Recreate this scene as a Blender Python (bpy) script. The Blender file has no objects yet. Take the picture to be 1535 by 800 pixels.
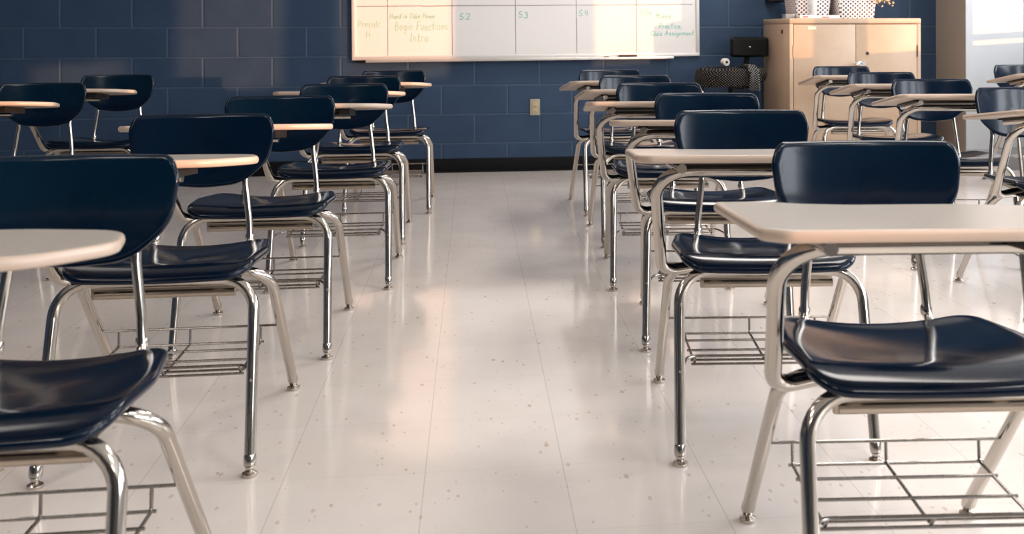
import bpy, bmesh, math, random
from mathutils import Vector, Matrix
from math import sin, cos, pi, radians as R

random.seed(7)
SC = bpy.context.scene
COL = SC.collection

# ------------------------------------------------------------------ materials
def mat(name, color=(.8, .8, .8), rough=.5, metal=0.0, **kw):
    m = bpy.data.materials.new(name)
    m.use_nodes = True
    b = m.node_tree.nodes['Principled BSDF']
    b.inputs['Base Color'].default_value = (*color, 1)
    b.inputs['Roughness'].default_value = rough
    b.inputs['Metallic'].default_value = metal
    for k, v in kw.items():
        b.inputs[k].default_value = v
    return m

def nd(m, typ, **props):
    n = m.node_tree.nodes.new(typ)
    for k, v in props.items():
        setattr(n, k, v)
    return n

def lk(m, a, b):
    m.node_tree.links.new(a, b)

def bsdf(m):
    return m.node_tree.nodes['Principled BSDF']

def coords(m, scale=(1, 1, 1), loc=(0, 0, 0), rot=(0, 0, 0), kind='Object'):
    tc = nd(m, 'ShaderNodeTexCoord')
    mp = nd(m, 'ShaderNodeMapping')
    mp.inputs['Scale'].default_value = scale
    mp.inputs['Location'].default_value = loc
    mp.inputs['Rotation'].default_value = rot
    lk(m, tc.outputs[kind], mp.inputs['Vector'])
    return mp.outputs['Vector']

def noise(m, vec, scale, detail=3, rough=.5):
    n = nd(m, 'ShaderNodeTexNoise')
    n.inputs['Scale'].default_value = scale
    n.inputs['Detail'].default_value = detail
    n.inputs['Roughness'].default_value = rough
    lk(m, vec, n.inputs['Vector'])
    return n.outputs['Fac']

def ramp(m, fac, stops):
    r = nd(m, 'ShaderNodeValToRGB')
    e = r.color_ramp.elements
    while len(e) < len(stops):
        e.new(.5)
    for i, (p, c) in enumerate(stops):
        e[i].position = p
        e[i].color = (*c, 1) if len(c) == 3 else c
    lk(m, fac, r.inputs['Fac'])
    return r.outputs['Color']

def mixc(m, fac, a, b, mode='MIX'):
    n = nd(m, 'ShaderNodeMix', data_type='RGBA', blend_type=mode)
    for s, v in ((n.inputs[0], fac), (n.inputs[6], a), (n.inputs[7], b)):
        if isinstance(v, (int, float)):
            s.default_value = v
        elif isinstance(v, tuple):
            s.default_value = (*v, 1)
        else:
            lk(m, v, s)
    return n.outputs[2]

def mth(m, op, a, b=0.0, c=0.0):
    n = nd(m, 'ShaderNodeMath', operation=op)
    for i, v in enumerate((a, b, c)):
        if isinstance(v, (int, float)):
            n.inputs[i].default_value = v
        else:
            lk(m, v, n.inputs[i])
    return n.outputs[0]

def bump(m, h, strength=.2, dist=.01):
    n = nd(m, 'ShaderNodeBump')
    n.inputs['Strength'].default_value = strength
    n.inputs['Distance'].default_value = dist
    lk(m, h, n.inputs['Height'])
    lk(m, n.outputs['Normal'], bsdf(m).inputs['Normal'])

TILE = .3048
TX, TY = .199, 2.595

def make_floor():
    m = mat('vinyl_tile', rough=.12)
    b = bsdf(m)
    v = coords(m, (1 / TILE, 1 / TILE, 1), (-TX / TILE, -TY / TILE, 0))
    sep = nd(m, 'ShaderNodeSeparateXYZ'); lk(m, v, sep.inputs[0])
    # joints
    def dist(o):
        f = mth(m, 'FRACT', o)
        return mth(m, 'MINIMUM', f, mth(m, 'SUBTRACT', 1.0, f))
    dx, dy = dist(sep.outputs[0]), dist(sep.outputs[1])
    jx = mth(m, 'MULTIPLY', mth(m, 'LESS_THAN', dx, .0036), .8)
    jy = mth(m, 'MULTIPLY', mth(m, 'LESS_THAN', dy, .003), .4)
    joint = mth(m, 'MAXIMUM', jx, jy)
    # a slightly different tone per tile
    cx = mth(m, 'FLOOR', sep.outputs[0]); cy = mth(m, 'FLOOR', sep.outputs[1])
    cb = nd(m, 'ShaderNodeCombineXYZ'); lk(m, cx, cb.inputs[0]); lk(m, cy, cb.inputs[1])
    wn = nd(m, 'ShaderNodeTexWhiteNoise', noise_dimensions='2D'); lk(m, cb.outputs[0], wn.inputs['Vector'])
    # chips
    obj = coords(m)
    n1 = noise(m, obj, 5, 4)
    base = ramp(m, n1, [(.3, (.76, .695, .645)), (.7, (.82, .755, .705))])
    base = mixc(m, mth(m, 'MULTIPLY', wn.outputs[0], .10), base, (.58, .52, .48))
    def chips(scale, ang, thr, col, col2, base):
        vv = coords(m, (scale, scale * .5, scale), (0, 0, 0), (0, 0, ang))
        vo = nd(m, 'ShaderNodeTexVoronoi', feature='F1')
        vo.inputs['Scale'].default_value = 1.0
        lk(m, vv, vo.inputs['Vector'])
        s2 = nd(m, 'ShaderNodeSeparateColor'); lk(m, vo.outputs['Color'], s2.inputs[0])
        size = mth(m, 'MULTIPLY', s2.outputs[0], thr)
        wob = mth(m, 'MULTIPLY', mth(m, 'SUBTRACT', noise(m, obj, 160, 2), .5), .18)
        hit = mth(m, 'LESS_THAN', mth(m, 'ADD', vo.outputs['Distance'], wob), mth(m, 'SUBTRACT', size, thr * .55))
        c = mixc(m, s2.outputs[1], col, col2)
        return mixc(m, mth(m, 'MULTIPLY', hit, .6), base, c)
    base = chips(44, .5, .50, (.55, .42, .35), (.50, .46, .42), base)
    base = chips(80, -.8, .52, (.56, .44, .37), (.84, .80, .76), base)
    base = chips(26, 1.9, .34, (.48, .28, .20), (.42, .38, .34), base)
    base = mixc(m, mth(m, 'MULTIPLY', joint, .42), base, (.26, .22, .20))
    lk(m, base, b.inputs['Base Color'])
    # waxed finish: a little uneven
    r = mth(m, 'ADD', mth(m, 'MULTIPLY', noise(m, obj, 2.2, 4), .10), .06)
    lk(m, r, b.inputs['Roughness'])
    wv = noise(m, coords(m, (3.2, 1.6, 1)), 1.6, 2)
    wv2 = noise(m, obj, 14, 2)
    h = mth(m, 'ADD', mth(m, 'MULTIPLY', wv, 1.0), mth(m, 'MULTIPLY', wv2, .10))
    h = mth(m, 'SUBTRACT', h, mth(m, 'MULTIPLY', joint, .05))
    bump(m, h, .22, .006)
    b.inputs['Specular IOR Level'].default_value = .52
    b.inputs['Coat Weight'].default_value = .10
    b.inputs['Coat Roughness'].default_value = .05
    return m

def make_block_paint():
    m = mat('blue_block_paint', rough=.5, **{'Specular IOR Level': .25})
    o = coords(m)
    n = noise(m, o, 7, 5, .6)
    c = ramp(m, n, [(.3, (.024, .048, .094)), (.7, (.032, .060, .112))])
    lk(m, c, bsdf(m).inputs['Base Color'])
    fine = noise(m, o, 260, 4, .7)
    mid = noise(m, o, 45, 3, .6)
    bump(m, mth(m, 'ADD', fine, mth(m, 'MULTIPLY', mid, .6)), .42, .0022)
    return m

def make_plaster(name, col, rough=.6):
    m = mat(name, col, rough)
    bump(m, noise(m, coords(m), 90, 3), .15, .002)
    return m

def make_chrome(name='chrome_steel', col=(.50, .465, .42), r0=.06):
    m = mat(name, col, r0, 1.0)
    n = noise(m, coords(m, (30, 30, 30)), 1.0, 4)
    lk(m, mth(m, 'ADD', mth(m, 'MULTIPLY', n, .10), r0), bsdf(m).inputs['Roughness'])
    return m

def make_plastic():
    m = mat('navy_plastic', (.006, .026, .060), .2)
    o = coords(m)
    n = noise(m, o, 6, 4)
    lk(m, ramp(m, n, [(.3, (.0002, .0046, .0150)), (.7, (.0004, .0080, .0225))]), bsdf(m).inputs['Base Color'])
    lk(m, mth(m, 'ADD', mth(m, 'MULTIPLY', noise(m, o, 11, 4), .10), .09), bsdf(m).inputs['Roughness'])
    bump(m, noise(m, o, 380, 2), .10, .0008)
    bsdf(m).inputs['Coat Weight'].default_value = .12
    bsdf(m).inputs['Specular IOR Level'].default_value = .24
    bsdf(m).inputs['Coat Roughness'].default_value = .05
    return m

def make_laminate():
    m = mat('beige_laminate', (.45, .40, .35), .28)
    n = noise(m, coords(m), 180, 3, .7)
    n2 = noise(m, coords(m), 9, 4)
    c = ramp(m, n, [(.35, (.45, .405, .355)), (.65, (.53, .48, .43))])
    c = mixc(m, mth(m, 'MULTIPLY', n2, .16), c, (.38, .34, .30))
    lk(m, c, bsdf(m).inputs['Base Color'])
    return m

def make_cabinet_metal():
    m = mat('tan_cabinet_paint', (.47, .33, .21), .42)
    n = noise(m, coords(m), 4, 5, .65)
    lk(m, ramp(m, n, [(.3, (.44, .305, .205)), (.7, (.50, .36, .25))]), bsdf(m).inputs['Base Color'])
    bump(m, noise(m, coords(m), 220, 2), .12, .001)
    return m

def make_dots(name, base, dot, cell, radius, rough=.7, two=True, kind='Object'):
    """woven openwork: a diamond grid of dots"""
    m = mat(name, base, rough)
    bsdf(m).inputs['Specular IOR Level'].default_value = .12
    v = coords(m, (1 / cell[0], 1 / cell[0], 1 / cell[1]), kind=kind)
    s = nd(m, 'ShaderNodeSeparateXYZ'); lk(m, v, s.inputs[0])
    geo = nd(m, 'ShaderNodeTexCoord')
    sn = nd(m, 'ShaderNodeSeparateXYZ'); lk(m, geo.outputs['Normal'], sn.inputs[0])
    side = mth(m, 'GREATER_THAN', mth(m, 'ABSOLUTE', sn.outputs[0]), .6)
    # use Y instead of X on faces that look sideways
    u = mth(m, 'ADD', mth(m, 'MULTIPLY', s.outputs[0], mth(m, 'SUBTRACT', 1.0, side)), mth(m, 'MULTIPLY', s.outputs[1], side))
    w = s.outputs[2]
    def grid(off):
        a = mth(m, 'SUBTRACT', mth(m, 'FRACT', mth(m, 'ADD', u, off)), .5)
        b = mth(m, 'SUBTRACT', mth(m, 'FRACT', mth(m, 'ADD', w, off)), .5)
        d = mth(m, 'SQRT', mth(m, 'ADD', mth(m, 'MULTIPLY', a, a), mth(m, 'MULTIPLY', b, b)))
        return mth(m, 'LESS_THAN', d, radius)
    g = grid(0.0)
    if two:
        g = mth(m, 'MAXIMUM', g, grid(.5))
    lk(m, mixc(m, g, base, dot), bsdf(m).inputs['Base Color'])
    return m

M = dict(
    rear=make_plaster('grey_wall_paint', (.05, .05, .052), .6),
    floor=make_floor(),
    block=make_block_paint(),
    mortar=make_plaster('blue_mortar_paint', (.045, .08, .135), .5),
    vinyl=mat('black_vinyl_base', (.004, .004, .005), .5, 0, **{'Specular IOR Level': .15}),
    white_wall=make_plaster('white_wall_paint', (.50, .52, .54), .5),
    tan_wall=make_plaster('tan_column_side', (.33, .275, .225), .55),
    ceiling=make_plaster('ceiling_paint', (.60, .59, .57), .7),
    grey_vinyl=mat('grey_vinyl_base', (.34, .34, .35), .45),
    chrome=make_chrome(),
    wire=make_chrome('wire_steel', (.30, .28, .26), .22),
    glide=make_chrome('glide_steel', (.55, .50, .45), .16),
    plastic=make_plastic(),
    laminate=make_laminate(),
    edge=mat('beige_edge_band', (.50, .39, .31), .30),
    dark=mat('dark_steel', (.035, .03, .028), .45, .6),
    pan=make_chrome('pan_steel', (.40, .34, .28), .28),
    cabinet=make_cabinet_metal(),
    seam=mat('seam_shadow_gap', (.05, .035, .025), .8),
    knob=make_chrome('knob_chrome', (.75, .75, .75), .12),
    board=mat('whiteboard_enamel', (.80, .765, .74), .22),
    alu=mat('aluminium_frame', (.72, .69, .66), .36, .25),
    tray=mat('aluminium_tray', (.62, .58, .54), .34, .6),
    marker_line=mat('dark_marker_line', (.10, .06, .085), .5),
    marker_teal=mat('teal_marker', (.06, .46, .36), .5),
    marker_green=mat('sunlit_green_marker', (.18, .55, .34), .5),  # sunlight on the left-hand writing is put into this paler green
    eraser=mat('eraser_felt', (.035, .018, .02), .9),
    eraser_top=mat('eraser_back', (.06, .02, .02), .6),
    outlet=mat('ivory_outlet', (.34, .31, .22), .4),
    outlet_in=mat('ivory_receptacle', (.56, .40, .22), .35),
    slot=mat('slot_black', (.01, .01, .01), .6),
    black=mat('black_vinyl', (.003, .003, .003), .45, 0, **{'Specular IOR Level': .2}),
    cloth=make_dots('dotted_black_cloth', (.004, .004, .004), (.22, .20, .18), (.017, .017), .15, .95),
    basket=make_dots('woven_white', (.84, .76, .72), (.05, .03, .05), (.033, .028), .21, .6),
    rim=mat('basket_rim', (.7, .62, .56), .6),
    paper=mat('white_paper_box', (.80, .76, .72), .5),
    red=mat('red_print', (.55, .08, .05), .5),
    clear=mat('clear_plastic', (.75, .78, .80), .12, 0, **{'Transmission Weight': .55, 'IOR': 1.35}),
    blue_label=mat('blue_label', (.12, .19, .40), .4),
    petal=mat('dried_petal', (.62, .50, .28), .8),
    stem=mat('dried_stem', (.25, .17, .08), .8),
    tape=mat('white_tape_roll', (.78, .74, .72), .45),
    core=mat('cardboard_core', (.10, .08, .07), .8),
    sticker=mat('pale_sticker', (.72, .66, .48), .5),
    skin_tag=mat('tan_foam', (.42, .27, .14), .8),
    rubber=mat('black_rubber', (.012, .012, .012), .7),
    shade=mat('roller_shade_cloth', (.5, .47, .42), .8),
    frame=mat('window_frame_paint', (.55, .53, .5), .5),
)

# ------------------------------------------------------------------ mesh helpers
def obj(name, bm, m, parent=None, smooth=True, angle=40, **tags):
    me = bpy.data.meshes.new(name)
    bmesh.ops.recalc_face_normals(bm, faces=bm.faces)
    bm.to_mesh(me); bm.free()
    for mm in (m if isinstance(m, (list, tuple)) else [m]):
        me.materials.append(mm)
    o = bpy.data.objects.new(name, me)
    COL.objects.link(o)
    if parent: o.parent = parent
    if smooth:
        for p in me.polygons: p.use_smooth = True
        me.set_sharp_from_angle(angle=R(angle))
    for k, v in tags.items(): o[k] = v
    return o

def thing(name, label, cat, loc=(0, 0, 0), rz=0, group=None):
    o = bpy.data.objects.new(name, None)
    o.empty_display_size = .1
    COL.objects.link(o)
    o.location = loc; o.rotation_euler = (0, 0, rz)
    o['label'] = label; o['category'] = cat
    if group: o['group'] = group
    return o

def tag(o, label, cat, group=None):
    o['label'] = label; o['category'] = cat
    if group: o['group'] = group
    return o

def struct(name, bm, m, **k):
    return obj(name, bm, m, kind='structure', **k)

def box(bm, x0, x1, y0, y1, z0, z1, bev=0.0, seg=2, mi=0):
    mtx = Matrix.Translation(((x0 + x1) / 2, (y0 + y1) / 2, (z0 + z1) / 2)) @ Matrix.Diagonal((x1 - x0, y1 - y0, z1 - z0, 1))
    r = bmesh.ops.create_cube(bm, size=1, matrix=mtx)
    fs = set(f for v in r['verts'] for f in v.link_faces)
    for f in fs: f.material_index = mi
    if bev > 0:
        es = set(e for v in r['verts'] for e in v.link_edges)
        rr = bmesh.ops.bevel(bm, geom=list(es), offset=bev, segments=seg, affect='EDGES', profile=.5)
        for f in rr['faces']: f.material_index = mi
    return r

def fillet(pts, rad, n=6):
    pts = [Vector(p) for p in pts]
    if isinstance(rad, (int, float)): rad = [rad] * len(pts)
    out = [pts[0]]
    for i in range(1, len(pts) - 1):
        a, b, c = pts[i - 1], pts[i], pts[i + 1]
        u, v = (a - b), (c - b)
        lu, lv = u.length, v.length
        u.normalize(); v.normalize()
        ang = u.angle(v)
        r = rad[i]
        if r <= 0 or ang > pi - .02:
            out.append(b); continue
        d = min(r / math.tan(ang / 2), lu * .49, lv * .49)
        r = d * math.tan(ang / 2)
        s, e = b + u * d, b + v * d
        cen = b + (u + v).normalized() * (r / sin(ang / 2))
        a0, a1 = (s - cen), (e - cen)
        th = a0.angle(a1)
        ax = a0.cross(a1).normalized()
        for k in range(n + 1):
            out.append(cen + Matrix.Rotation(th * k / n, 3, ax) @ a0)
    out.append(pts[-1])
    return out

def tube(bm, pts, r, seg=14, caps=True, mi=0, rs=None):
    pts = [Vector(p) for p in pts]
    n = len(pts)
    tang = []
    for i in range(n):
        if i == 0: t = pts[1] - pts[0]
        elif i == n - 1: t = pts[-1] - pts[-2]
        else: t = (pts[i + 1] - pts[i]).normalized() + (pts[i] - pts[i - 1]).normalized()
        tang.append(t.normalized())
    up = Vector((0, 0, 1)) if abs(tang[0].z) < .9 else Vector((0, 1, 0))
    nrm = (up - tang[0] * up.dot(tang[0])).normalized()
    rings = []
    for i in range(n):
        if i > 0:
            q = tang[i - 1].rotation_difference(tang[i])
            nrm = (q @ nrm).normalized()
            nrm = (nrm - tang[i] * nrm.dot(tang[i])).normalized()
        bi = tang[i].cross(nrm)
        rr = rs[i] if rs else r
        rings.append([bm.verts.new(pts[i] + (nrm * cos(2 * pi * k / seg) + bi * sin(2 * pi * k / seg)) * rr) for k in range(seg)])
    for a, b in zip(rings, rings[1:]):
        for k in range(seg):
            f = bm.faces.new((a[k], a[(k + 1) % seg], b[(k + 1) % seg], b[k])); f.material_index = mi
    if caps:
        bm.faces.new(list(reversed(rings[0]))).material_index = mi
        bm.faces.new(rings[-1]).material_index = mi

def lathe(bm, prof, cx=0, cy=0, z0=0, seg=24, mi=0, mtx=None):
    rings = []
    for r, z in prof:
        if r < 1e-6:
            rings.append([bm.verts.new((cx, cy, z0 + z))])
        else:
            rings.append([bm.verts.new((cx + r * cos(2 * pi * k / seg), cy + r * sin(2 * pi * k / seg), z0 + z)) for k in range(seg)])
    for a, b in zip(rings, rings[1:]):
        for k in range(seg):
            k2 = (k + 1) % seg
            if len(a) == 1 and len(b) == 1: continue
            if len(a) == 1: f = bm.faces.new((a[0], b[k], b[k2]))
            elif len(b) == 1: f = bm.faces.new((a[k], a[k2], b[0]))
            else: f = bm.faces.new((a[k], a[k2], b[k2], b[k]))
            f.material_index = mi
    if mtx is not None:
        bmesh.ops.transform(bm, matrix=mtx, verts=[v for r in rings for v in r])

def round_outline(pts, rads, n=5):
    """closed 2D polygon with filleted corners"""
    P = [Vector((p[0], p[1], 0)) for p in pts]
    out = []
    m = len(P)
    for i in range(m):
        a, b, c = P[i - 1], P[i], P[(i + 1) % m]
        seg = fillet([a, b, c], [0, rads[i], 0], n)
        out += [(q.x, q.y) for q in seg[1:-1]]
    return out

def resample(poly, step):
    out = []
    m = len(poly)
    for i in range(m):
        a, b = poly[i], poly[(i + 1) % m]
        d = math.hypot(b[0] - a[0], b[1] - a[1])
        k = max(1, int(math.ceil(d / step)))
        for j in range(k):
            out.append((a[0] + (b[0] - a[0]) * j / k, a[1] + (b[1] - a[1]) * j / k))
    return out

def inset(poly, d):
    m = len(poly); out = []
    area = sum(poly[i][0] * poly[(i + 1) % m][1] - poly[(i + 1) % m][0] * poly[i][1] for i in range(m))
    sgn = 1 if area > 0 else -1
    for i in range(m):
        a, b, c = poly[i - 1], poly[i], poly[(i + 1) % m]
        n1 = Vector((-(b[1] - a[1]), b[0] - a[0])); n2 = Vector((-(c[1] - b[1]), c[0] - b[0]))
        if n1.length > 0: n1.normalize()
        if n2.length > 0: n2.normalize()
        n = (n1 + n2)
        if n.length > 0: n.normalize()
        out.append((b[0] + n.x * d * sgn, b[1] + n.y * d * sgn))
    return out

def slab(bm, poly, top, thick, er, place, center=(0, 0), inner=(.85, .65, .45, .25), mi_edge=0, mi_top=0):
    """closed rounded slab: outline `poly` in (u,v), height offset top(u,v), rounded edge radius er.
       place(u,v,h) -> 3D point"""
    rings = []
    cx, cy = center
    ins = inset(poly, er)
    def scaled(base, s): return [(cx + (x - cx) * s, cy + (y - cy) * s) for x, y in base]
    for s in reversed(inner): rings.append(([(x, y) for x, y in scaled(ins, s)], 0.0, mi_top))
    rings.append((ins, 0.0, mi_top))
    K = 6
    hr = min(er, thick / 2)
    for k in range(1, K):
        t = pi * k / K
        d = er * (1 - sin(t))
        h = -thick / 2 + (thick / 2) * cos(t)
        rings.append((inset(poly, d), h, mi_edge))
    rings.append((ins, -thick, mi_edge))
    for s in inner: rings.append((scaled(ins, s), -thick, mi_edge))
    vr = []
    for ring, h, _ in rings:
        vr.append([bm.verts.new(place(x, y, top(x, y) + h)) for x, y in ring])
    n = len(poly)
    for (a, b, inf) in zip(vr, vr[1:], rings[1:]):
        for k in range(n):
            f = bm.faces.new((a[k], a[(k + 1) % n], b[(k + 1) % n], b[k])); f.material_index = inf[2]
    c0 = bm.verts.new(place(cx, cy, top(cx, cy)))
    for k in range(n):
        f = bm.faces.new((c0, vr[0][k], vr[0][(k + 1) % n])); f.material_index = mi_top
    c1 = bm.verts.new(place(cx, cy, top(cx, cy) - thick))
    for k in range(n):
        f = bm.faces.new((c1, vr[-1][(k + 1) % n], vr[-1][k])); f.material_index = mi_edge

# ------------------------------------------------------------------ student desk (chair with tablet arm)
# local frame: the sitter faces -Y, origin on the floor in the middle of the four feet
TILT = .080
def desk_z(y): return .715 - TILT * (y + .44)

def make_desk(label):
    root = thing('student_desk', label, 'school desk')
    # ---- seat
    bm = bmesh.new()
    ol = round_outline([(-.205, -.215), (.205, -.215), (.217, -.02), (.185, .165), (-.185, .165), (-.217, -.02)],
                       [.060, .060, .20, .055, .055, .20], 7)
    ol = resample(ol, .022)
    def st(x, y):
        v = (y + .215) / .38
        z = .449 - .026 * v
        z += .34 * x * x * (0.35 + .95 * v) * 1.15          # sides turn up towards the rear
        z -= .010 * max(0, 1 - (x / .19) ** 2) * max(0, 1 - ((y - .03) / .17) ** 2)
        if y < -.135: z -= 3.2 * (y + .135) ** 2            # waterfall front
        if y > .11: z += 1.6 * (y - .11) ** 2
        return z
    slab(bm, ol, st, .020, .010, lambda u, v, h: (u, v, h), (0, -.02), (.94, .86, .76, .64, .5, .36, .2))
    obj('seat', bm, M['plastic'], root, angle=70)
    # ---- backrest
    bm = bmesh.new()
    ol = round_outline([(-.173, .190), (.173, .190), (.186, .150), (.176, .070), (.100, .004), (0, -.006), (-.100, .004), (-.176, .070), (-.186, .150)],
                       [.024, .024, .05, .09, .12, .3, .12, .09, .05], 6)
    ol = resample(ol, .016)
    def place(u, v, h):
        return (u, .215 + .13 * v - .85 * u * u - h, .568 + v)
    slab(bm, ol, lambda u, v: .0, .016, .008, place, (0, .1), (.94, .85, .72, .58, .42, .25))
    obj('backrest', bm, M['plastic'], root, angle=70)
    # ---- uprights carrying the backrest
    for s in (-1, 1):
        bm = bmesh.new()
        pts = fillet([(s * .122, .060, .403), (s * .122, .215, .405), (s * .118, .224, .470), (s * .106, .234, .568), (s * .104, .2475, .655)],
                     [0, .030, .05, .05, 0], 5)
        tube(bm, pts, .0088, 14)
        tube(bm, [(s * .1205, .2195, .418), (s * .1202, .220, .423), (s * .1195, .2215, .434), (s * .119, .2222, .440)], .01, 14, rs=[.0088, .0112, .0112, .0088])
        obj('backrest_post', bm, M['chrome'], root)
    # ---- legs: two bent tubes, each shown as a left and a right leg
    def foot(bmg, x, y):
        lathe(bmg, [(0, 0), (.0155, 0), (.017, .003), (.0165, .007), (.011, .010), (.0075, .012), (.0095, .0155), (.0105, .020), (.0085, .026), (0, .028)], x, y, 0, 18)
    for s in (-1, 1):
        for (fx, fy, tx, ty, tz, name) in ((.222, -.275, .214, -.180, .412, 'f'), (.222, .275, .222, -.045, .400, 'r')):
            bm = bmesh.new()
            d = Vector((tx - fx, ty - fy, tz - .024)) ; 
            p0 = Vector((s * fx, fy, .022))
            pts = fillet([p0, (s * tx, ty, tz), (0, ty + (.012 if name == 'f' else -.01), tz)], [0, .075, 0], 8)
            tube(bm, pts, .0128, 16, caps=True)
            # crimped ferrule at the lower end
            dd = (Vector((s * tx, ty, tz)) - p0).normalized()
            tube(bm, [p0 + dd * .001, p0 + dd * .006, p0 + dd * .020, p0 + dd * .024], .014, 16, rs=[.0128, .0138, .0138, .0128])
            leg = obj('leg', bm, M['chrome'], root)
            bg = bmesh.new(); foot(bg, s * fx, fy)
            obj('foot_glide', bg, M['glide'], leg)
    # ---- pan under the seat
    bm = bmesh.new()
    box(bm, -.158, .158, -.135, -.123, .362, .388, .003)
    box(bm, -.158, .158, -.135, .055, .386, .389, 0)
    box(bm, -.158, .158, .045, .055, .366, .388, .003)
    tube(bm, [(-.150, -.130, .372), (.160, -.130, .372)], .0105, 12)
    for s in (-1, 1):
        box(bm, s * .12 - .012, s * .12 + .012, -.17, .11, .399, .424, .002)
    obj('seat_pan', bm, M['pan'], root)
    # ---- post carrying the writing top, at the sitter's right hand
    bm = bmesh.new()
    zt = desk_z(-.29) - .040
    pts = fillet([(-.06, -.02, .400), (-.215, -.075, .396), (-.247, -.100, .415), (-.279, -.275, zt - .01), (-.285, -.300, zt), (.06, -.285, zt)],
                 [0, .05, .055, .05, .055, 0], 6)
    # simple smooth path
    pts = fillet([(-.06, -.02, .402), (-.246, -.085, .392), (-.278, -.285, zt), (.085, -.285, zt)], [0, .05, .075, 0], 9)
    tube(bm, pts, .0142, 18)
    obj('desktop_post', bm, M['chrome'], root, label='thick chrome tube rising from the seat frame to the writing top')
    # ---- writing top
    bm = bmesh.new()
    base = [(-.300, -.44), (.03, -.44), (.18, -.405), (.245, -.275), (.205, -.12), (.05, -.068), (-.115, -.066), (-.195, -.035), (-.232, .010), (-.330, .010), (-.330, -.405)]
    ol = round_outline(base, [.03, .25, .12, .10, .10, .2, .12, .06, .02, .016, .03], 7)
    ol = resample(ol, .03)
    slab(bm, ol, lambda x, y: desk_z(y), .017, .006, lambda u, v, h: (u, v, h), (-.06, -.25), (.97, .6, .3), mi_edge=1, mi_top=0)
    top = obj('desktop', bm, [M['laminate'], M['edge']], root, angle=50)
    bm = bmesh.new()
    def zb(y): return desk_z(y) - .0172
    # sloped rails under the top
    def rail(x0, x1, y0, y1, dz, t):
        vs = []
        for (x, y) in ((x0, y0), (x1, y0), (x1, y1), (x0, y1)):
            vs.append((x, y, zb(y) - dz)); 
        lo = [bm.verts.new((x, y, z - t)) for x, y, z in vs]; hi = [bm.verts.new(v) for v in vs]
        bm.faces.new(lo[::-1]); bm.faces.new(hi)
        for k in range(4): bm.faces.new((lo[k], lo[(k + 1) % 4], hi[(k + 1) % 4], hi[k]))
    rail(-.215, .09, -.325, -.245, .0005, .009)
    rail(-.245, -.215, -.36, -.10, .0005, .006)
    rail(.05, .09, -.36, -.18, .0005, .022)
    obj('support_bracket', bm, M['dark'], top, label='dark steel bracket screwed under the writing top')
    bm = bmesh.new()
    tube(bm, [(-.228, -.385, zb(-.385) - .0135), (-.228, -.12, zb(-.12) - .0135)], .0105, 14)
    obj('support_rod', bm, M['glide'], top)
    # ---- wire book basket
    bm = bmesh.new()
    w = .0032
    zf, zr = .186, .224
    yb, yf = .105, -.120
    def wire(p, rad=0, r=w): tube(bm, fillet(p, rad, 4) if rad else p, r, 8)
    wire([(-.219, .098, .226), (.219, .098, .226)])                                   # top rail at the rear legs
    wire([(-.219, -.246, .200), (-.19, -.150, .205), (.19, -.150, .205), (.219, -.246, .200)], .03, .0036)
    for y in (.095, .035, -.045, -.120):
        wire([(-.180, y, zf), (.180, y, zf)])
    for x in (-.172, 0, .172):
        wire([(x, .098, .226), (x, .095, zf), (x, -.130, zf - .003), (x, -.150, .205)], .008)
    wire([(-.18, -.135, zf - .005), (.18, -.135, zf - .005)])
    obj('book_basket', bm, M['wire'], root, label='open wire book basket under the seat')
    return root

def copy_tree(o, parent=None):
    c = o.copy(); COL.objects.link(c)
    if parent: c.parent = parent
    for ch in list(o.children):
        copy_tree(ch, c)
    return c

DESKS = [
    # x, y, rotation, extra tilt of the writing top, label, row
    (.738, 1.685, -5, 0, 'navy desk nearest the camera right of the aisle, its writing top largest in view', 'R'),
    (.708, 2.505, -5.5, 0, 'navy desk right of the aisle, second from the camera', 'R'),
    (.785, 3.310, -9, .02, 'navy desk right of the aisle, third from the camera', 'R'),
    (.770, 4.070, -5, .04, 'navy desk right of the aisle, fourth from the camera', 'R'),
    (.810, 4.850, 0, .05, 'navy desk right of the aisle, next to last before the blue wall', 'R'),
    (.805, 5.670, 3, .05, 'navy desk right of the aisle, last before the blue wall', 'R'),
    (-.698, 1.665, 0, 0, 'navy desk nearest the camera left of the aisle, cut by the left photo edge', 'L'),
    (-.710, 2.600, 0, 0, 'navy desk left of the aisle, second from the camera', 'L'),
    (-.655, 3.405, 0, .01, 'dark navy desk left of the aisle, third from the camera', 'L'),
    (-.541, 4.230, 0, .02, 'brighter blue desk left of the aisle, fourth from the camera', 'L'),
    (-.545, 5.050, 0, .02, 'navy desk left of the aisle, next to last before the blue wall', 'L'),
    (-.457, 5.850, 0, .02, 'navy desk left of the aisle, last before the blue wall', 'L'),
    (2.085, 3.480, -3, .04, 'navy desk at the right photo edge, nearest of the second row from the aisle', 'B'),
    (2.050, 4.220, -8, .06, 'navy desk in the second row right of the aisle, before the tan column', 'B'),
    (2.150, 5.030, -7, .06, 'navy desk second from the tan cabinet, in the second row right', 'B'),
    (2.300, 6.010, -5, .06, 'navy desk directly in front of the tan steel cabinet', 'B'),
    (3.545, 6.060, -4, .06, 'navy desk by the white column at the far right photo edge', 'C'),
    (-1.860, 5.460, 0, .02, 'blue desk farthest back at the left, close to the blue wall', 'D'),
    (-1.880, 4.560, 0, .02, 'dark navy desk at the left photo edge, second from the blue wall', 'D'),
    (-1.965, 3.790, 0, 0, 'desk mostly out of frame at left, third from the blue wall', 'D'),
]
GROUPS = dict(R='student desks in the row right of the aisle', L='student desks in the row left of the aisle',
              B='student desks in the second row right of the aisle', C=None, D='student desks in the far left row')
proto = None
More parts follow.
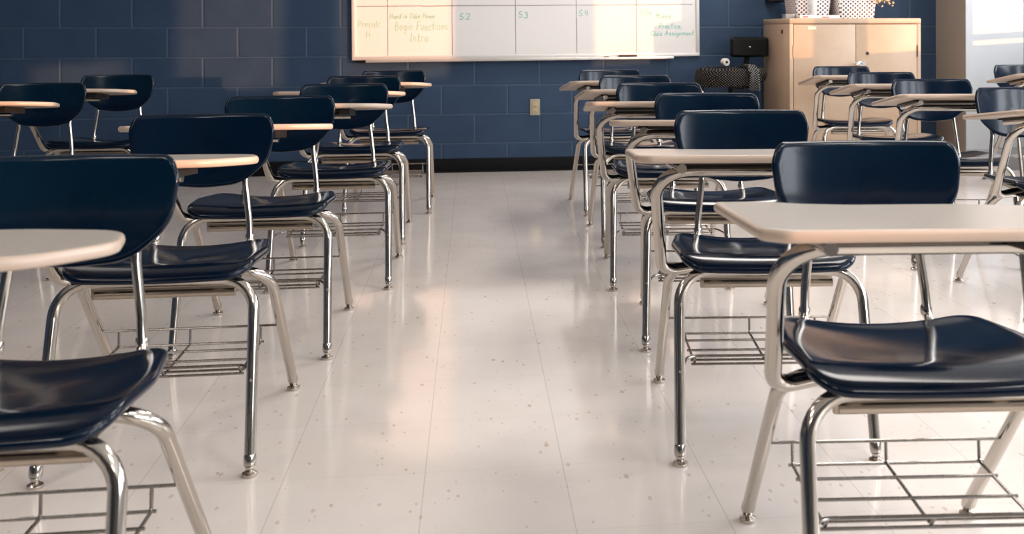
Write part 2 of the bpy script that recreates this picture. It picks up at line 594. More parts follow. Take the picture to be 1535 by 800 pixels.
for i, (x, y, a, tl, lab, g) in enumerate(DESKS):
    o = make_desk(lab) if i == 0 else copy_tree(proto)
    if i == 0: proto = o
    o.location = (x, y, 0); o.rotation_euler = (0, 0, R(a))
    for c in o.children:
        if c.name.startswith('desktop') and 'post' not in c.name:
            pv = Vector((0, -.20, desk_z(-.20)))
            c.matrix_basis = Matrix.Translation(pv) @ Matrix.Rotation(-tl, 4, 'X') @ Matrix.Translation(-pv)
    o['label'] = lab
    if GROUPS[g]: o['group'] = GROUPS[g]
    elif 'group' in o: del o['group']

# ------------------------------------------------------------------ the room
WY = 7.215          # face of the blue block wall
WX = 4.15           # inner face of the window wall
LX, RY, CZ = -4.6, -4.2, 2.9

bm = bmesh.new(); box(bm, LX - .2, WX + .3, RY - .2, WY + .25, -.1, 0)
struct('floor', bm, M['floor'], smooth=False)
bm = bmesh.new(); box(bm, LX - .2, WX + .3, RY - .2, WY + .25, CZ, CZ + .1)
struct('ceiling', bm, M['ceiling'], smooth=False)

# blue block wall, every block a bevelled face proud of the painted joint
bm = bmesh.new()
box(bm, LX - .2, WX + .3, WY + .0035, WY + .2, 0, CZ, mi=1)
BL, BH, J = .4572, .2032, .0042
row = 0; z = 0
while z < CZ - .01:
    off = .016 + (0 if row % 2 == 1 else BL / 2)
    k0 = int(math.floor((LX - off) / BL)) - 1
    x = off + k0 * BL
    while x < WX + .3:
        x0, x1 = max(x + J, LX - .19), min(x + BL - J, WX + .29)
        z1 = min(z + BH - J * .8, CZ)
        if x1 - x0 > .03:
            dy = random.uniform(-.0006, .0006)
            vs = []
            a0, b0, a1, b1 = x0, z + J * .8, x1, z1
            bv = .0045
            back = [bm.verts.new(p) for p in ((a0, WY + .004, b0), (a1, WY + .004, b0), (a1, WY + .004, b1), (a0, WY + .004, b1))]
            midr = [bm.verts.new(p) for p in ((a0 + .0012, WY + dy + .0018, b0 + .0012), (a1 - .0012, WY + dy + .0018, b0 + .0012), (a1 - .0012, WY + dy + .0018, b1 - .0012), (a0 + .0012, WY + dy + .0018, b1 - .0012))]
            fr = [bm.verts.new(p) for p in ((a0 + bv, WY + dy, b0 + bv), (a1 - bv, WY + dy, b0 + bv), (a1 - bv, WY + dy, b1 - bv), (a0 + bv, WY + dy, b1 - bv))]
            for A, B in ((back, midr), (midr, fr)):
                for q in range(4): bm.faces.new((A[q], A[(q + 1) % 4], B[(q + 1) % 4], B[q]))
            bm.faces.new(fr)
        x += BL
    z += BH; row += 1
struct('wall_back', bm, [M['block'], M['mortar']], smooth=False)

bm = bmesh.new()
box(bm, LX, 3.42, WY - .005, WY + .002, 0, .0985, .0015)
box(bm, LX, 3.42, WY - .012, WY - .002, 0, .012, .003)
struct('baseboard_back', bm, M['vinyl'])

bm = bmesh.new(); box(bm, LX - .2, LX, RY - .2, WY + .1, 0, CZ)
struct('wall_left', bm, M['block'], smooth=False)
bm = bmesh.new(); box(bm, LX - .2, WX + .3, RY - .2, RY, 0, CZ)
struct('wall_front', bm, M['rear'], smooth=False)

# boxed column in the far right corner: tan side, white face, grey base
bm = bmesh.new()
box(bm, 3.42, 3.855, 6.757, WY + .01, 0, CZ, .004)
for f in bm.faces:
    f.material_index = 1 if f.calc_center_median().x < 3.4235 else 0
struct('wall_corner', bm, [M['white_wall'], M['tan_wall']], smooth=False)
bm = bmesh.new()
box(bm, 3.418, 3.857, 6.752, 6.757, 0, .152, .0015)
struct('baseboard_corner', bm, M['grey_vinyl'])

# window wall
OPEN = [(-3.6, -2.6), (-2.3, -1.3), (-1.0, .05), (.35, 1.15), (1.39, 1.98), (2.144, 2.814), (2.995, 3.722), (4.43, 5.12), (5.20, 5.65), (6.10, 6.56)]
SILL, HEAD = .915, 2.45
bm = bmesh.new()
box(bm, WX, WX + .12, RY - .2, WY + .1, 0, SILL)
box(bm, WX, WX + .12, RY - .2, WY + .1, HEAD, CZ)
ys = [RY - .2] + [v for o in OPEN for v in o] + [WY + .1]
for a, b in zip(ys[0::2], ys[1::2]):
    box(bm, WX, WX + .12, a, b, SILL, HEAD)
struct('wall_right', bm, M['white_wall'], smooth=False)
for n, (a, b) in enumerate(OPEN):
    bm = bmesh.new()
    t = .022
    x0, x1 = WX + .075, WX + .11
    box(bm, x0, x1, a, a + t, SILL, HEAD); box(bm, x0, x1, b - t, b, SILL, HEAD)
    box(bm, x0, x1, a, b, HEAD - t, HEAD)
    if n == 9:
        box(bm, x0, x1, a, b, .955, .998)
    struct('window_%d' % (n + 1), bm, M['frame'], smooth=False)
bm = bmesh.new(); box(bm, WX + .02, WX + .10, 4.985, 5.12, SILL, 1.19, .003)
struct('sill_blocker_1', bm, M['frame'])  # unseen box on the sill, added to shade part of board and cabinet
# roller shade on one window
rs = thing('roller_shade', 'roller shade pulled down over a window on the right wall', 'shade', (WX + .05, 1.685, 1.16))
bm = bmesh.new(); box(bm, -.0015, .0015, -.295, .295, .02, 1.24)
obj('shade_cloth', bm, M['shade'], rs, smooth=False)
bm = bmesh.new(); tube(bm, [(0, -.295, .012), (0, .295, .012)], .010, 10)
obj('bottom_rail', bm, M['frame'], rs)
bm = bmesh.new(); tube(bm, [(0, -.295, 1.25), (0, .295, 1.25)], .03, 14)
obj('roller_tube', bm, M['frame'], rs)

# ------------------------------------------------------------------ whiteboard
WB = thing('whiteboard', 'wide white dry-erase board with a ruled calendar grid on the blue wall', 'whiteboard', (.399, WY - .0165, .797), 0)
WB.rotation_euler = (0, R(-.40), 0)
HW, HH = 1.222, 1.2
def bx_(px): return (px - 527.0) / 522.0 * 2 * HW * 1.0 - HW
# the face, from y=+.013 (wall side) to -.004
bm = bmesh.new(); box(bm, -HW + .015, HW - .015, -.002, .010, .012, HH - .012)
obj('writing_surface', bm, M['board'], WB, smooth=False)
bm = bmesh.new()
fw = .026
box(bm, -HW, HW, -.012, .012, 0, fw, .004)
box(bm, -HW, HW, -.012, .012, HH - fw, HH, .004)
box(bm, -HW, -HW + fw, -.012, .012, fw - .002, HH - fw + .002, .004)
box(bm, HW - fw, HW, -.012, .012, fw - .002, HH - fw + .002, .004)
obj('board_frame', bm, M['alu'], WB)
bm = bmesh.new()
tx0, tx1 = bx_(548), bx_(1006)
box(bm, tx0, tx1, -.066, -.010, -.014, -.010, .001)
box(bm, tx0, tx1, -.070, -.064, -.015, .002, .002)
box(bm, tx0, tx1, -.014, -.0105, -.012, .004, .001)
obj('marker_tray', bm, M['tray'], WB, label='narrow metal tray below the board')
bm = bmesh.new()
box(bm, bx_(534), bx_(549), -.045, .005, -.016, -.004, .003)
obj('tray_end_cap', bm, M['black'], WB)
# ruled grid
def pz(py): return (86.5 - py) / 213.0
bm = bmesh.new()
lw = .0032
def ln(x0, z0, x1, z1, wdt=lw, y=-.0030):
    a = Vector((x0, 0, z0)); b = Vector((x1, 0, z1)); d = (b - a).normalized(); n = Vector((-d.z, 0, d.x)) * wdt / 2
    q = [bm.verts.new((p.x, y, p.z)) for p in (a - n, b - n, b + n, a + n)]
    q2 = [bm.verts.new((p.x, y + .0012, p.z)) for p in (a - n, b - n, b + n, a + n)]
    bm.faces.new(q); bm.faces.new(q2[::-1])
    for k in range(4): bm.faces.new((q[k], q[(k + 1) % 4], q2[(k + 1) % 4], q2[k]))
rowz = [pz(8.0) + .003, pz(8) + .385, pz(8) + .765]
for px in (579, 673.5, 767.5, 859.5, 951.5):
    x = bx_(px)
    zz = .030
    while zz < HH - .06:
        l = random.uniform(.12, .3)
        ln(x + random.uniform(-.0008, .0008), zz, x + random.uniform(-.0008, .0008), min(zz + l, HH - .04), random.uniform(.0026, .0042))
        zz += l + random.choice([0, .004, .006])
for z in rowz:
    xx = -HW + .035
    while xx < HW - .06:
        l = random.uniform(.2, .5)
        ln(xx, z + random.uniform(-.0012, .0012), min(xx + l, HW - .05), z + random.uniform(-.0012, .0012), random.uniform(.0026, .0042))
        xx += l + random.choice([0, .005])
obj('ruled_grid', bm, M['marker_line'], WB, smooth=False)

# handwriting: strokes on a unit cell (x 0..w, y 0..1; descenders below 0)
def arc(cx, cy, rx, ry, a0, a1, n=10):
    return [(cx + rx * cos(R(a0 + (a1 - a0) * k / n)), cy + ry * sin(R(a0 + (a1 - a0) * k / n))) for k in range(n + 1)]
G = {
    'P': (.6, [[(.1, 0), (.12, 1)], [(.1, .95)] + arc(.2, .73, .32, .26, 90, -90) + [(.1, .45)]]),
    'H': (.7, [[(.1, 0), (.12, 1)], [(.55, 0), (.58, 1)], [(.1, .48), (.56, .54)]]),
    'B': (.65, [[(.1, 0), (.12, 1)], [(.1, 1)] + arc(.2, .77, .28, .23, 90, -90) + arc(.2, .27, .36, .27, 90, -90) + [(.1, 0)]]),
    'F': (.6, [[(.1, 0), (.12, 1), (.6, 1.02)], [(.1, .52), (.48, .55)]]),
    'I': (.3, [[(.12, 0), (.15, 1)]]),
    'T': (.6, [[(0, 1), (.6, 1.02)], [(.3, 1), (.28, 0)]]),
    'M': (.8, [[(.05, 0), (.15, 1), (.38, .4), (.6, 1), (.7, 0)]]),
    'Q': (.85, [arc(.4, .5, .36, .48, 80, 440, 16), [(.45, .3), (.8, -.1)]]),
    'A': (.75, [[(.02, 0), (.36, 1), (.62, 0)], [(.12, .38), (.54, .4)]]),
    'a': (.52, [arc(.25, .27, .2, .26, 60, 400, 12), [(.44, .5), (.44, .08), (.54, 0)]]),
    'c': (.45, [arc(.27, .27, .21, .27, 50, 310, 10)]),
    'd': (.54, [arc(.24, .27, .2, .26, 40, 390, 12), [(.45, 1.0), (.45, 0)]]),
    'e': (.5, [[(.06, .28), (.42, .32)] + arc(.25, .27, .2, .27, 10, 310, 12)]),
    'g': (.54, [arc(.24, .27, .2, .26, 40, 390, 12), [(.45, .5), (.45, -.2)] + arc(.25, -.22, .2, .18, 0, -150, 7)]),
    'i': (.24, [[(.12, .52), (.12, 0)], [(.12, .76), (.13, .82)]]),
    'k': (.48, [[(.1, 1), (.1, 0)], [(.42, .55), (.12, .24), (.44, 0)]]),
    'l': (.22, [[(.1, 1), (.1, .05), (.16, 0)]]),
    'm': (.74, [[(.08, .5), (.08, 0)], arc(.22, .32, .14, .2, 180, 0, 7) + [(.36, 0)], arc(.5, .32, .14, .2, 180, 0, 7) + [(.64, 0)]]),
    'n': (.5, [[(.08, .5), (.08, 0)], arc(.24, .3, .16, .22, 180, 0, 7) + [(.4, 0)]]),
    'o': (.52, [arc(.25, .27, .2, .27, 90, 450, 14)]),
    'r': (.4, [[(.08, .5), (.08, 0)], arc(.24, .3, .16, .22, 180, 50, 6)]),
    's': (.44, [arc(.22, .4, .15, .13, 50, 250, 6) + arc(.22, .14, .16, .14, 90, -140, 7)]),
    't': (.42, [[(.2, .95), (.19, .08), (.32, 0)], [(.02, .6), (.4, .64)]]),
    'u': (.5, [[(.07, .52)] + arc(.23, .2, .16, .2, 180, 360, 8) + [(.39, .52), (.39, 0)]]),
    'x': (.46, [[(.05, .52), (.4, 0)], [(.42, .55), (.03, 0)]]),
    'z': (.46, [[(.05, .5), (.4, .52), (.05, 0), (.43, .02)]]),
    '2': (.6, [arc(.27, .74, .22, .24, 160, -30, 8) + [(.06, 0), (.58, .05)]]),
    '3': (.58, [arc(.24, .76, .22, .22, 140, -80, 8) + arc(.24, .28, .26, .27, 80, -150, 9)]),
    '4': (.58, [[(.1, 1), (.06, .45), (.5, .5)], [(.42, .95), (.4, 0)]]),
    '5': (.58, [[(.5, 1), (.14, .98), (.1, .56)] + arc(.24, .3, .26, .28, 100, -150, 9)]),
    '.': (.16, [[(.06, .03), (.09, .03)]]),
    ',': (.2, [[(.12, .08), (.04, -.15)]]),
    ' ': (.38, []),
}
def write(text, px, py, height_px, width_px, mt, nm, rise=0, line=.0030):
    """px,py = baseline start in board millimetres derived from the photo; strokes are thin raised ribbons"""
    global bm
    tot = sum(G[c][0] for c in text) + .08 * len(text)
    H = height_px / 213.0; W = width_px / 213.0 / tot
    x = bx_(px); z0 = pz(py)
    bm = bmesh.new()
    for c in text:
        wd, strokes = G[c]
        jz = random.uniform(-.05, .05) * H
        for st in strokes:
            P = [(x + u * W + v * H * .06, z0 + v * H + jz + rise * (x - bx_(px))) for u, v in st]
            for (a, b) in zip(P, P[1:]):
                d = Vector((b[0] - a[0], b[1] - a[1])); 
                if d.length < 1e-5: continue
                e = d.normalized() * line * .35
                ln(a[0] - e.x, a[1] - e.y, b[0] + e.x, b[1] + e.y, line, -.0029 - random.random() * .0004)
        x += (wd + .08) * W
    return obj(nm, bm, mt, WB, smooth=False)
gr, te = M['marker_green'], M['marker_teal']
write('Precalc', 535, 38, 10, 34, gr, 'handwriting')
write('H', 547, 54, 10, 8, gr, 'handwriting')
write('Hand in Take Home', 582, 25.5, 7, 66, gr, 'handwriting', line=.0034)
write('Begin Functions', 589, 43, 12, 78, gr, 'handwriting')
write('Intro', 611, 60, 13, 28, gr, 'handwriting')
write('5.2', 684, 28, 9, 17, te, 'handwriting', line=.0036)
write('5.3', 772, 26, 9, 15, te, 'handwriting', line=.0036)
write('5.4', 863, 24, 9, 15, te, 'handwriting', line=.0034)
write('5.5a', 956, 23, 9, 19, te, 'handwriting')
write('Mixed', 981, 29, 8.5, 24, te, 'handwriting')
write('Practice,', 986, 44, 8, 36, te, 'handwriting', line=.0034)
write('Quiz Assignment', 973, 54.5, 7, 68, te, 'handwriting', line=.0036)

# eraser and pen lying on the tray (rests on it, so things of their own)
def on_tray(px): 
    v = WB.matrix_basis @ Vector((bx_(px), -.040, -.0098)); return v
e = thing('board_eraser', 'dark felt board eraser lying on the whiteboard tray', 'eraser', on_tray(936.5), 0)
e.rotation_euler = (0, R(-.40), 0)
bm = bmesh.new(); box(bm, -.064, .064, -.021, .021, 0, .016, .003); obj('felt_pad', bm, M['eraser'], e)
bm = bmesh.new(); box(bm, -.064, .064, -.022, .022, .016, .026, .004); obj('eraser_back', bm, M['eraser_top'], e)
e = thing('board_marker', 'dry-erase marker lying on the tray just left of the eraser', 'marker', on_tray(914), 0)
e.rotation_euler = (0, R(-.40), 0)
bm = bmesh.new(); tube(bm, [(-.03, 0, .0085), (.022, 0, .0085)], .0082, 12); obj('barrel', bm, M['alu'], e)
bm = bmesh.new(); tube(bm, [(-.031, 0, .0085), (-.036, 0, .0085), (-.066, 0, .0085), (-.069, 0, .0085)], .009, 12, rs=[.0085, .0088, .0080, .006]); obj('cap', bm, M['black'], e)

# ------------------------------------------------------------------ outlet
O = thing('wall_outlet', 'ivory duplex power outlet on the blue block wall beside the aisle', 'outlet', (.437, WY - .0006, .451))
bm = bmesh.new(); box(bm, -.035, .035, -.006, .001, -.057, .057, .003); obj('cover_plate', bm, M['outlet'], O)
for zc in (.0195, -.0195):
    bm = bmesh.new()
    lathe(bm, [(0, .0095), (.0155, .0095), (.0172, .008), (.0172, .004)], 0, 0, 0, 24, mtx=Matrix.Translation((0, 0, zc)) @ Matrix.Rotation(pi / 2, 4, 'X') @ Matrix.Diagonal((1, .82, 1, 1)))
    r = obj('receptacle', bm, M['outlet_in'], O)
    bm = bmesh.new()
    box(bm, -.0085, -.0055, -.0100, -.009, zc - .001, zc + .0085); box(bm, .0055, .0080, -.0100, -.009, zc, zc + .0075)
    tube(bm, [(0, -.0100, zc - .007), (0, -.009, zc - .007)], .0026, 10)
    obj('slots', bm, M['slot'], r, smooth=False)
bm = bmesh.new(); tube(bm, [(0, -.0072, 0), (0, -.0055, 0)], .003, 10); obj('screw', bm, M['dark'], O)

# ------------------------------------------------------------------ steel cabinet
CX0, CX1, CY0, CY1, CH = 2.083, 2.997, 6.55, 7.16, 1.067
C = thing('storage_cabinet', 'tan steel two-door storage cabinet against the blue wall', 'cabinet', ((CX0 + CX1) / 2, CY0, 0))
hw = (CX1 - CX0) / 2; dp = CY1 - CY0
bm = bmesh.new()
box(bm, -hw, hw, .018, dp, .0, CH - .036, .004)
box(bm, -hw - .002, hw + .002, -.004, dp, CH - .038, CH, .008, 3)
box(bm, -hw, -hw + .026, -.001, .02, 0, CH - .037, .003)
box(bm, hw - .026, hw, -.001, .02, 0, CH - .037, .003)
box(bm, -hw, hw, -.001, .02, 0, .05, .003)
obj('body', bm, M['cabinet'], C)
bm = bmesh.new(); box(bm, -hw + .02, hw - .02, .012, .017, .04, CH - .03); obj('door_gap', bm, M['seam'], C, smooth=False)
for s in (-1, 1):
    bm = bmesh.new()
    x0, x1 = sorted((s * .0014, s * (hw - .0285)))
    box(bm, x0, x1, -.003, .014, .0535, CH - .0415, .0025)
    d = obj('door', bm, M['cabinet'], C)
    bm = bmesh.new()
    for zc in (.22, CH - .22):
        tube(bm, [(s * (hw - .027), -.004, zc - .04), (s * (hw - .027), -.004, zc + .04)], .0042, 8)
    obj('hinge', bm, M['cabinet'] if s < 0 else M['dark'], d)
    if s > 0:
        bm = bmesh.new()
        lathe(bm, [(0, .052), (.012, .052), (.016, .046), (.014, .036), (.008, .028), (.008, .010), (.014, .006), (.016, 0)], 0, 0, 0, 20,
              mtx=Matrix.Translation((.032, -.003, .765)) @ Matrix.Diagonal((1.25, 1, 1.25, 1)) @ Matrix.Rotation(pi / 2, 4, 'X'))
        box(bm, -.022, .026, -.050, -.040, .755, .775, .004)
        obj('handle', bm, M['knob'], d, label='shiny chrome turn handle')
        bm = bmesh.new()
        lathe(bm, [(0, .006), (.008, .006), (.011, .003), (.011, 0)], 0, 0, 0, 18, mtx=Matrix.Translation((.080, -.003, .832)) @ Matrix.Rotation(pi / 2, 4, 'X'))
        obj('lock', bm, M['dark'], d)
    else:
        bm = bmesh.new(); box(bm, -.330, -.275, -.0042, -.0028, .992, 1.012)
        obj('sticker', bm, M['sticker'], d, smooth=False, label='pale torn sticker near the top of the door')
bm = bmesh.new(); box(bm, -hw - .0018, -hw + .002, .14, .175, .965, .992, .0005); obj('vent_hole', bm, M['slot'], C, smooth=False, label='small dark hole in the cabinet side')

# things on the cabinet
def basket(name, x0, x1, y0, y1, h, label, fl):
    t = thing(name, label, 'basket', ((x0 + x1) / 2, (y0 + y1) / 2, CH), 0, 'woven baskets on the cabinet')
    a, b = (x1 - x0) / 2, (y1 - y0) / 2
    bm = bmesh.new()
    rings = []
    def ring(sx, sy, z, rr=.018, n=4):
        ol = round_outline([(-sx, -sy), (sx, -sy), (sx, sy), (-sx, sy)], [rr] * 4, n)
        return [bm.verts.new((x, y, z)) for x, y in ol]
    for z, g in ((0, 0), (.004, .001), (h * .5, fl * .5), (h, fl)):
        rings.append(ring(a + g, b + g, z))
    for z, g in ((h, fl - .006), (h * .5, fl * .5 - .006), (.006, -.006)):
        rings.append(ring(a + g, b + g, z))
    n = len(rings[0])
    for A, B in zip(rings, rings[1:]):
        for k in range(n): bm.faces.new((A[k], A[(k + 1) % n], B[(k + 1) % n], B[k]))
    bm.faces.new(rings[0][::-1]); bm.faces.new(rings[-1])
    obj('basket_wall', bm, M['basket'], t)
    bm = bmesh.new()
    ol = round_outline([(-a - fl, -b - fl), (a + fl, -b - fl), (a + fl, b + fl), (-a - fl, b + fl)], [.018] * 4, 4)
    pts = [(x, y, h) for x, y in ol]; pts.append(pts[0])
    tube(bm, pts, .006, 8, caps=False)
    obj('rim', bm, M['rim'], t)
basket('storage_basket', 2.172, 2.395, 6.66, 6.90, .22, 'white openwork basket on the cabinet, the left one behind the clear bottle', .022)
basket('storage_basket', 2.458, 2.700, 6.62, 6.86, .22, 'white openwork basket on the cabinet, the right one with dried flowers', .022)

b = thing('flat_box', 'flat white box with red print lying at the front of the cabinet top', 'box', (2.285, 6.605, CH))
bm = bmesh.new(); box(bm, -.125, .150, -.042, .042, 0, .021, .002); obj('carton', bm, M['paper'], b)
bm = bmesh.new(); box(bm, -.105, -.07, -.0428, -.0418, .005, .014); box(bm, .03, .075, -.0428, -.0418, .004, .011); box(bm, .045, .065, -.02, .0, .0208, .0225)
obj('printing', bm, M['red'], b, smooth=False)
b = thing('plastic_tub', 'small clear plastic tub at the left corner of the cabinet top', 'tub', (2.125, 6.70, CH))
bm = bmesh.new(); box(bm, -.033, .033, -.045, .045, 0, .024, .004); obj('tub_body', bm, M['clear'], b)
bm = bmesh.new(); box(bm, -.037, .037, -.049, .049, .024, .029, .002); obj('lid', bm, M['clear'], b)
b = thing('spray_bottle', 'clear bottle with a blue label standing in front of the left basket', 'bottle', (2.262, 6.605, CH + .0215))
bm = bmesh.new(); lathe(bm, [(0, 0), (.027, 0), (.029, .004), (.029, .11), (.024, .125), (.012, .138), (.012, .150), (0, .150)], 0, 0, 0, 24)
obj('bottle_body', bm, M['clear'], b)
bm = bmesh.new()
for k in range(4):
    a0, a1 = R(200 + k * 13), R(185 + (k + 1) * 13)
    hgt = .062
    q = [bm.verts.new((.0296 * cos(a), .0296 * sin(a), z)) for a, z in ((a0, .012), (a1, .012), (a1, .012 + hgt), (a0, .012 + hgt))]
    bm.faces.new(q)
obj('bottle_label', bm, M['blue_label'], b)
bm = bmesh.new(); lathe(bm, [(.0135, 0), (.0135, .02), (.006, .024), (.006, .05), (0, .05)], 0, 0, .146, 16); box(bm, -.035, .008, -.007, .007, .19, .204, .003)
obj('pump_cap', bm, M['paper'], b)

f = thing('dried_flowers', 'cream dried flower sprays hanging over the right basket on the cabinet', 'flowers', (2.665, 6.66, CH + .20))
bm = bmesh.new(); bs = bmesh.new()
rnd = random.Random(3)
tips = []
for k in range(9):
    L = rnd.uniform(.7, 1.0)
    x1, z1 = rnd.uniform(-.04, .155), rnd.uniform(-.155, .02)
    if k == 0: x1, z1 = .150, -.115
    if k == 1: x1, z1 = .075, -.10
    if k == 2: x1, z1 = .10, -.06
    y1 = -.085 + rnd.uniform(-.015, .01)
    p0 = Vector((rnd.uniform(-.02, .02), 0, -.08)); p1 = Vector((x1 * .4, -.05, .06)); p2 = Vector((x1, y1, z1))
    pts = [(p0 * (1 - t) ** 2 + p1 * 2 * t * (1 - t) + p2 * t * t) for t in [q / 7 for q in range(8)]]
    tube(bs, pts, .0012, 5)
    for j in range(15 if k else 9):
        t = rnd.uniform(.66, 1.0)
        c = p0 * (1 - t) ** 2 + p1 * 2 * t * (1 - t) + p2 * t * t + Vector((rnd.gauss(0, .011), rnd.gauss(0, .008), rnd.gauss(0, .011)))
        bmesh.ops.create_icosphere(bm, subdivisions=1, radius=rnd.uniform(.005, .010), matrix=Matrix.Translation(c) @ Matrix.Rotation(rnd.random() * 3, 4, 'Y') @ Matrix.Diagonal((1, .8, .7, 1)))
obj('blossoms', bm, M['petal'], f); obj('stems', bs, M['stem'], f)

# unidentified dark object on the wall, built as a shelf, mostly above the frame
w = thing('wall_item', 'small dark shelf-like object high on the blue wall left of the baskets', 'shelf', (2.17, WY - .0015, 1.192))
bm = bmesh.new(); box(bm, -.06, .055, -.10, .0, 0, .016, .003); obj('shelf_board', bm, M['black'], w)
bm = bmesh.new(); box(bm, -.05, -.04, -.09, 0, .016, .07, .002); box(bm, .035, .045, -.09, 0, .016, .07, .002); obj('shelf_bracket', bm, M['dark'], w)

# ------------------------------------------------------------------ drafting stool with a jacket over the seat
SX, SY = 1.76, 6.85
S = thing('drafting_stool', 'black drafting stool with a small backrest, between the whiteboard and the cabinet', 'stool', (SX, SY, 0))
S.scale = (1.087, 1.087, .975)
bm = bmesh.new()
for k in range(5):
    a = R(20 + 72 * k)
    pts = [(0.03 * cos(a), .03 * sin(a), .11), (.12 * cos(a), .12 * sin(a), .10), (.235 * cos(a), .235 * sin(a), .066)]
    tube(bm, pts, .014, 8, rs=[.02, .018, .012])
obj('star_base', bm, M['black'], S)
for k in range(5):
    a = R(20 + 72 * k); c = Vector((.232 * cos(a), .232 * sin(a), 0))
    bm = bmesh.new()
    d = Vector((-sin(a), cos(a), 0))
    for sgn in (-1, 1):
        tube(bm, [c + d * sgn * .006 + Vector((0, 0, .026)), c + d * sgn * .021 + Vector((0, 0, .026))], .026, 18)
    tube(bm, [c + Vector((0, 0, .03)), c + Vector((0, 0, .068))], .007, 8)
    obj('caster', bm, M['rubber'], S)
bm = bmesh.new(); lathe(bm, [(0, .10), (.026, .10), (.026, .34), (.016, .345), (.016, .62), (.022, .62), (.022, .655), (0, .655)], 0, 0, 0, 20); obj('gas_column', bm, M['black'], S)
bm = bmesh.new()
pts = [(.19 * cos(2 * pi * k / 32), .19 * sin(2 * pi * k / 32), .27) for k in range(33)]
tube(bm, pts, .009, 8, caps=False)
for k in range(4):
    a = k * pi / 2 + .4; tube(bm, [(0.02 * cos(a), .02 * sin(a), .27), (.19 * cos(a), .19 * sin(a), .27)], .006, 8)
obj('foot_ring', bm, M['chrome'], S)
bm = bmesh.new(); lathe(bm, [(0, .650), (.18, .650), (.205, .662), (.213, .682), (.213, .702), (.200, .724), (.16, .734), (0, .736)], 0, 0, 0, 40); obj('seat_cushion', bm, M['black'], S)
bm = bmesh.new()
pts = fillet([(.10, .10, .645), (.115, .17, .635), (.150, .165, .80), (.158, .155, .90)], [0, .03, .05, 0], 5)
tube(bm, pts, .018, 10)
obj('backrest_stem', bm, M['black'], S)
bm = bmesh.new()
def bpl(u, v, h): return (.160 + u, .120 - .5 * u * u - h, .893 + v)
slab(bm, resample(round_outline([(-.127, -.072), (.127, -.072), (.127, .072), (-.127, .072)], [.022] * 4, 5), .02), lambda u, v: 0, .045, .014, lambda u, v, h: bpl(u, v, h - .0), (0, 0), (.9, .6, .3))
br = obj('backrest', bm, M['black'], S, label='small black rectangular backrest pad')
bm = bmesh.new(); lathe(bm, [(0, .003), (.004, .002), (.006, 0)], 0, 0, 0, 12, mtx=Matrix.Translation((.160, .1185, .893)) @ Matrix.Rotation(pi / 2, 4, 'X')); obj('button', bm, M['knob'], br)

# the dotted cloth thrown over the seat
def jacket():
    bm = bmesh.new()
    NA, NR = 96, 14
    grid = []
    rng = random.Random(5)
    ph = [rng.uniform(0, 6.28) for _ in range(6)]
    for i in range(NR + 1):
        ringv = []
        for k in range(NA):
            a = 2 * pi * k / NA
            fold = sin(5 * a + ph[0]) * .5 + sin(9 * a + ph[1]) * .3 + sin(14 * a + ph[2]) * .25
            drop = .085 + .035 * sin(2 * a + ph[3]) + .02 * sin(3 * a + ph[4])
            # two hanging lappets: far left and far right
            drop += .055 * math.exp(-((abs(math.atan2(sin(a - pi), cos(a - pi)))) / .35) ** 2) + .03 * math.exp(-((math.atan2(sin(a), cos(a))) / .3) ** 2)
            if i <= 7:
                r = .212 * i / 7
                z = .7475 + .006 * fold * (i / 7) + (.004 * sin(9 * r * 10 + a * 3)) * (i / 7) - .012 * max(0, (i - 5) / 2) ** 2
            else:
                t = (i - 7) / (NR - 7)
                r = .212 + .012 * min(1, t * 3) + .010 * fold * t - .02 * t * t
                z = .7355 + .004 - .012 - drop * t + .006 * fold * (1 - t)
            if i == 0: continue
            ringv.append(bm.verts.new((r * cos(a), r * sin(a) * 1.0, z)))
        if i == 0: continue
        grid.append(ringv)
    c = bm.verts.new((0, 0, .7475))
    for k in range(NA): bm.faces.new((c, grid[0][k], grid[0][(k + 1) % NA]))
    for A, B in zip(grid, grid[1:]):
        for k in range(NA): bm.faces.new((A[k], A[(k + 1) % NA], B[(k + 1) % NA], B[k]))
    return bm
J_ = obj('dotted_jacket', jacket(), M['cloth'])
sol = J_.modifiers.new('thick', 'SOLIDIFY'); sol.thickness = .005; sol.offset = 1
J_.location = (SX, SY, 0); J_.scale = (1.087, 1.087, .975)
tag(J_, 'black jacket with tiny white dots draped over the stool seat', 'jacket')
# sleeve hanging over the front edge
bm = bmesh.new()
pts = fillet([(.078, -.05, .763), (.080, -.205, .763), (.083, -.248, .725), (.085, -.250, .605)], [0, .03, .03, 0], 6)
n = len(pts)
vs = []
for p in pts:
    wv = .031
    vs.append([bm.verts.new((p.x + q * wv, p.y + (.006 * cos(q * pi * 1.5)), p.z + (.004 * cos(q * 5) if p.z > .74 else 0))) for q in (-1, -.6, -.2, .2, .6, 1)])
for A, B in zip(vs, vs[1:]):
    for k in range(5): bm.faces.new((A[k], A[k + 1], B[k + 1], B[k]))
sl = obj('sleeve', bm, make_dots('grey_dotted_cloth', (.008, .008, .008), (.30, .29, .28), (.016, .016), .19, .95), J_, label='greyer sleeve hanging at the front')
s2 = sl.modifiers.new('thick', 'SOLIDIFY'); s2.thickness = .012; s2.offset = 1

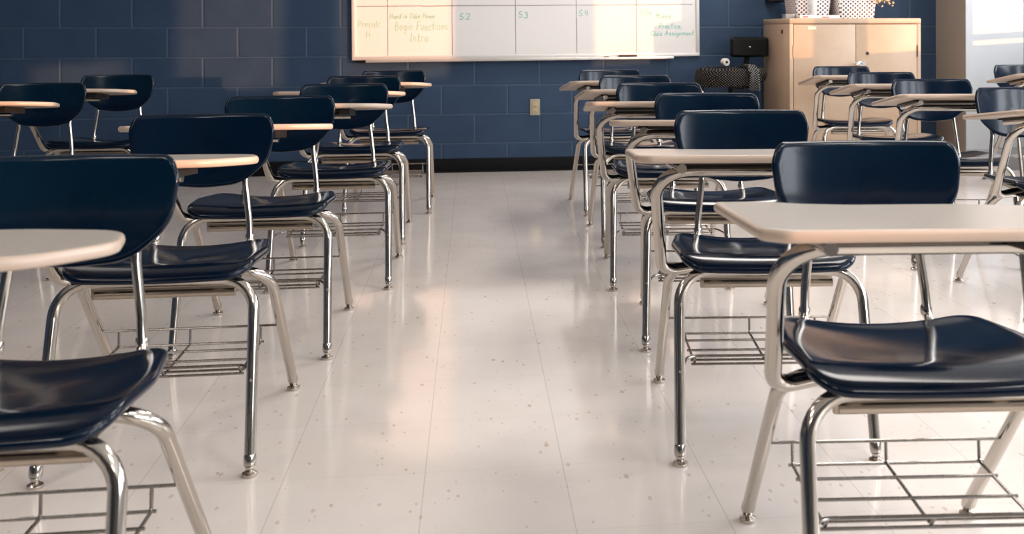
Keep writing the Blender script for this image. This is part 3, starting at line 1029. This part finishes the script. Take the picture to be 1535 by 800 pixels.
t = thing('tape_roll', 'white roll of tape standing on the jacket on the stool', 'tape roll', (SX - .015, SY + .09, .7405), R(20))
bm = bmesh.new()
prof = [(.010, -.020), (.024, -.020), (.027, -.017), (.027, .017), (.024, .020), (.010, .020), (.010, -.020)]
lathe(bm, prof, 0, 0, 0, 28, mtx=Matrix.Translation((0, 0, .027)) @ Matrix.Rotation(pi / 2, 4, 'X'))
obj('roll', bm, M['tape'], t)
bm = bmesh.new(); lathe(bm, [(.008, -.0205), (.0102, -.0205), (.0102, .0205), (.008, .0205), (.008, -.0205)], 0, 0, 0, 20, mtx=Matrix.Translation((0, 0, .027)) @ Matrix.Rotation(pi / 2, 4, 'X'))
obj('cardboard_core', bm, M['core'], t)

# ------------------------------------------------------------------ light
W = bpy.data.worlds.new('sky'); SC.world = W; W.use_nodes = True
W.node_tree.nodes['Background'].inputs[0].default_value = (.62, .74, 1.0, 1)
W.node_tree.nodes['Background'].inputs[1].default_value = .8

sun = bpy.data.lights.new('low_sun', 'SUN'); sun.energy = 5.2; sun.angle = R(.55); sun.color = (1.0, .44, .17)
so = bpy.data.objects.new('low_sun', sun); COL.objects.link(so)
dirv = Vector((-.777, .629, -.0437))
so.rotation_euler = dirv.to_track_quat('-Z', 'Y').to_euler()
so.location = (8, -2, 3)

def area(name, loc, rot, sx, sy, power, col):
    l = bpy.data.lights.new(name, 'AREA'); l.shape = 'RECTANGLE'; l.size = sx; l.size_y = sy
    l.energy = power; l.color = col
    o = bpy.data.objects.new(name, l); COL.objects.link(o); o.location = loc; o.rotation_euler = rot
    return o
SKYP = 62
for n, (a, b_) in enumerate(OPEN):
    h0 = 1.17 if n == 4 else SILL + .02
    area('window_daylight', (WX + .14, (a + b_) / 2, (h0 + HEAD) / 2), (0, R(90), 0), HEAD - h0, b_ - a, SKYP * (b_ - a), (.93, .96, 1.0))
for k, (x, y) in enumerate(((-2.2, -2.6), (1.6, -2.6), (-2.2, 0.2), (1.6, .2), (-2.2, 3.0), (1.6, 3.0), (-2.2, 5.6), (1.6, 5.6))):
    pw = (44 if y > 5 else 35) if x > 0 else {-2.6: 32, .2: 26, 3.0: 12, 5.6: 4}[y]
    area('ceiling_fill', (x, y, CZ - .01), (0, 0, 0), .6, 1.2, pw, (1.0, .925, .86))  # overhead fill added to brighten floor and desktops, no fixture in view

# ------------------------------------------------------------------ camera
cam = bpy.data.cameras.new('camera'); co = bpy.data.objects.new('camera', cam); COL.objects.link(co)
F = 1530.0
cam.sensor_width = 36; cam.lens = F / 1535 * 36
cam.shift_x = (767.5 - 904) / 1535; cam.shift_y = (50 - 400) / 1535
psi = math.asin(.127)
roll = R(.15)
co.matrix_world = Matrix.Translation((0, 0, .97)) @ Matrix.Rotation(-psi, 4, 'Z') @ Matrix.Rotation(pi / 2, 4, 'X') @ Matrix.Rotation(-roll, 4, 'Z')
cam.dof.use_dof = True; cam.dof.focus_distance = 3.3; cam.dof.aperture_fstop = 6.3
cam.clip_start = .05
SC.camera = co

vs_ = SC.view_settings
SC.display_settings.display_device = 'sRGB'
vs_.view_transform = 'Standard'; vs_.look = 'None'; vs_.exposure = -.13; vs_.gamma = 1; vs_.use_curve_mapping = False
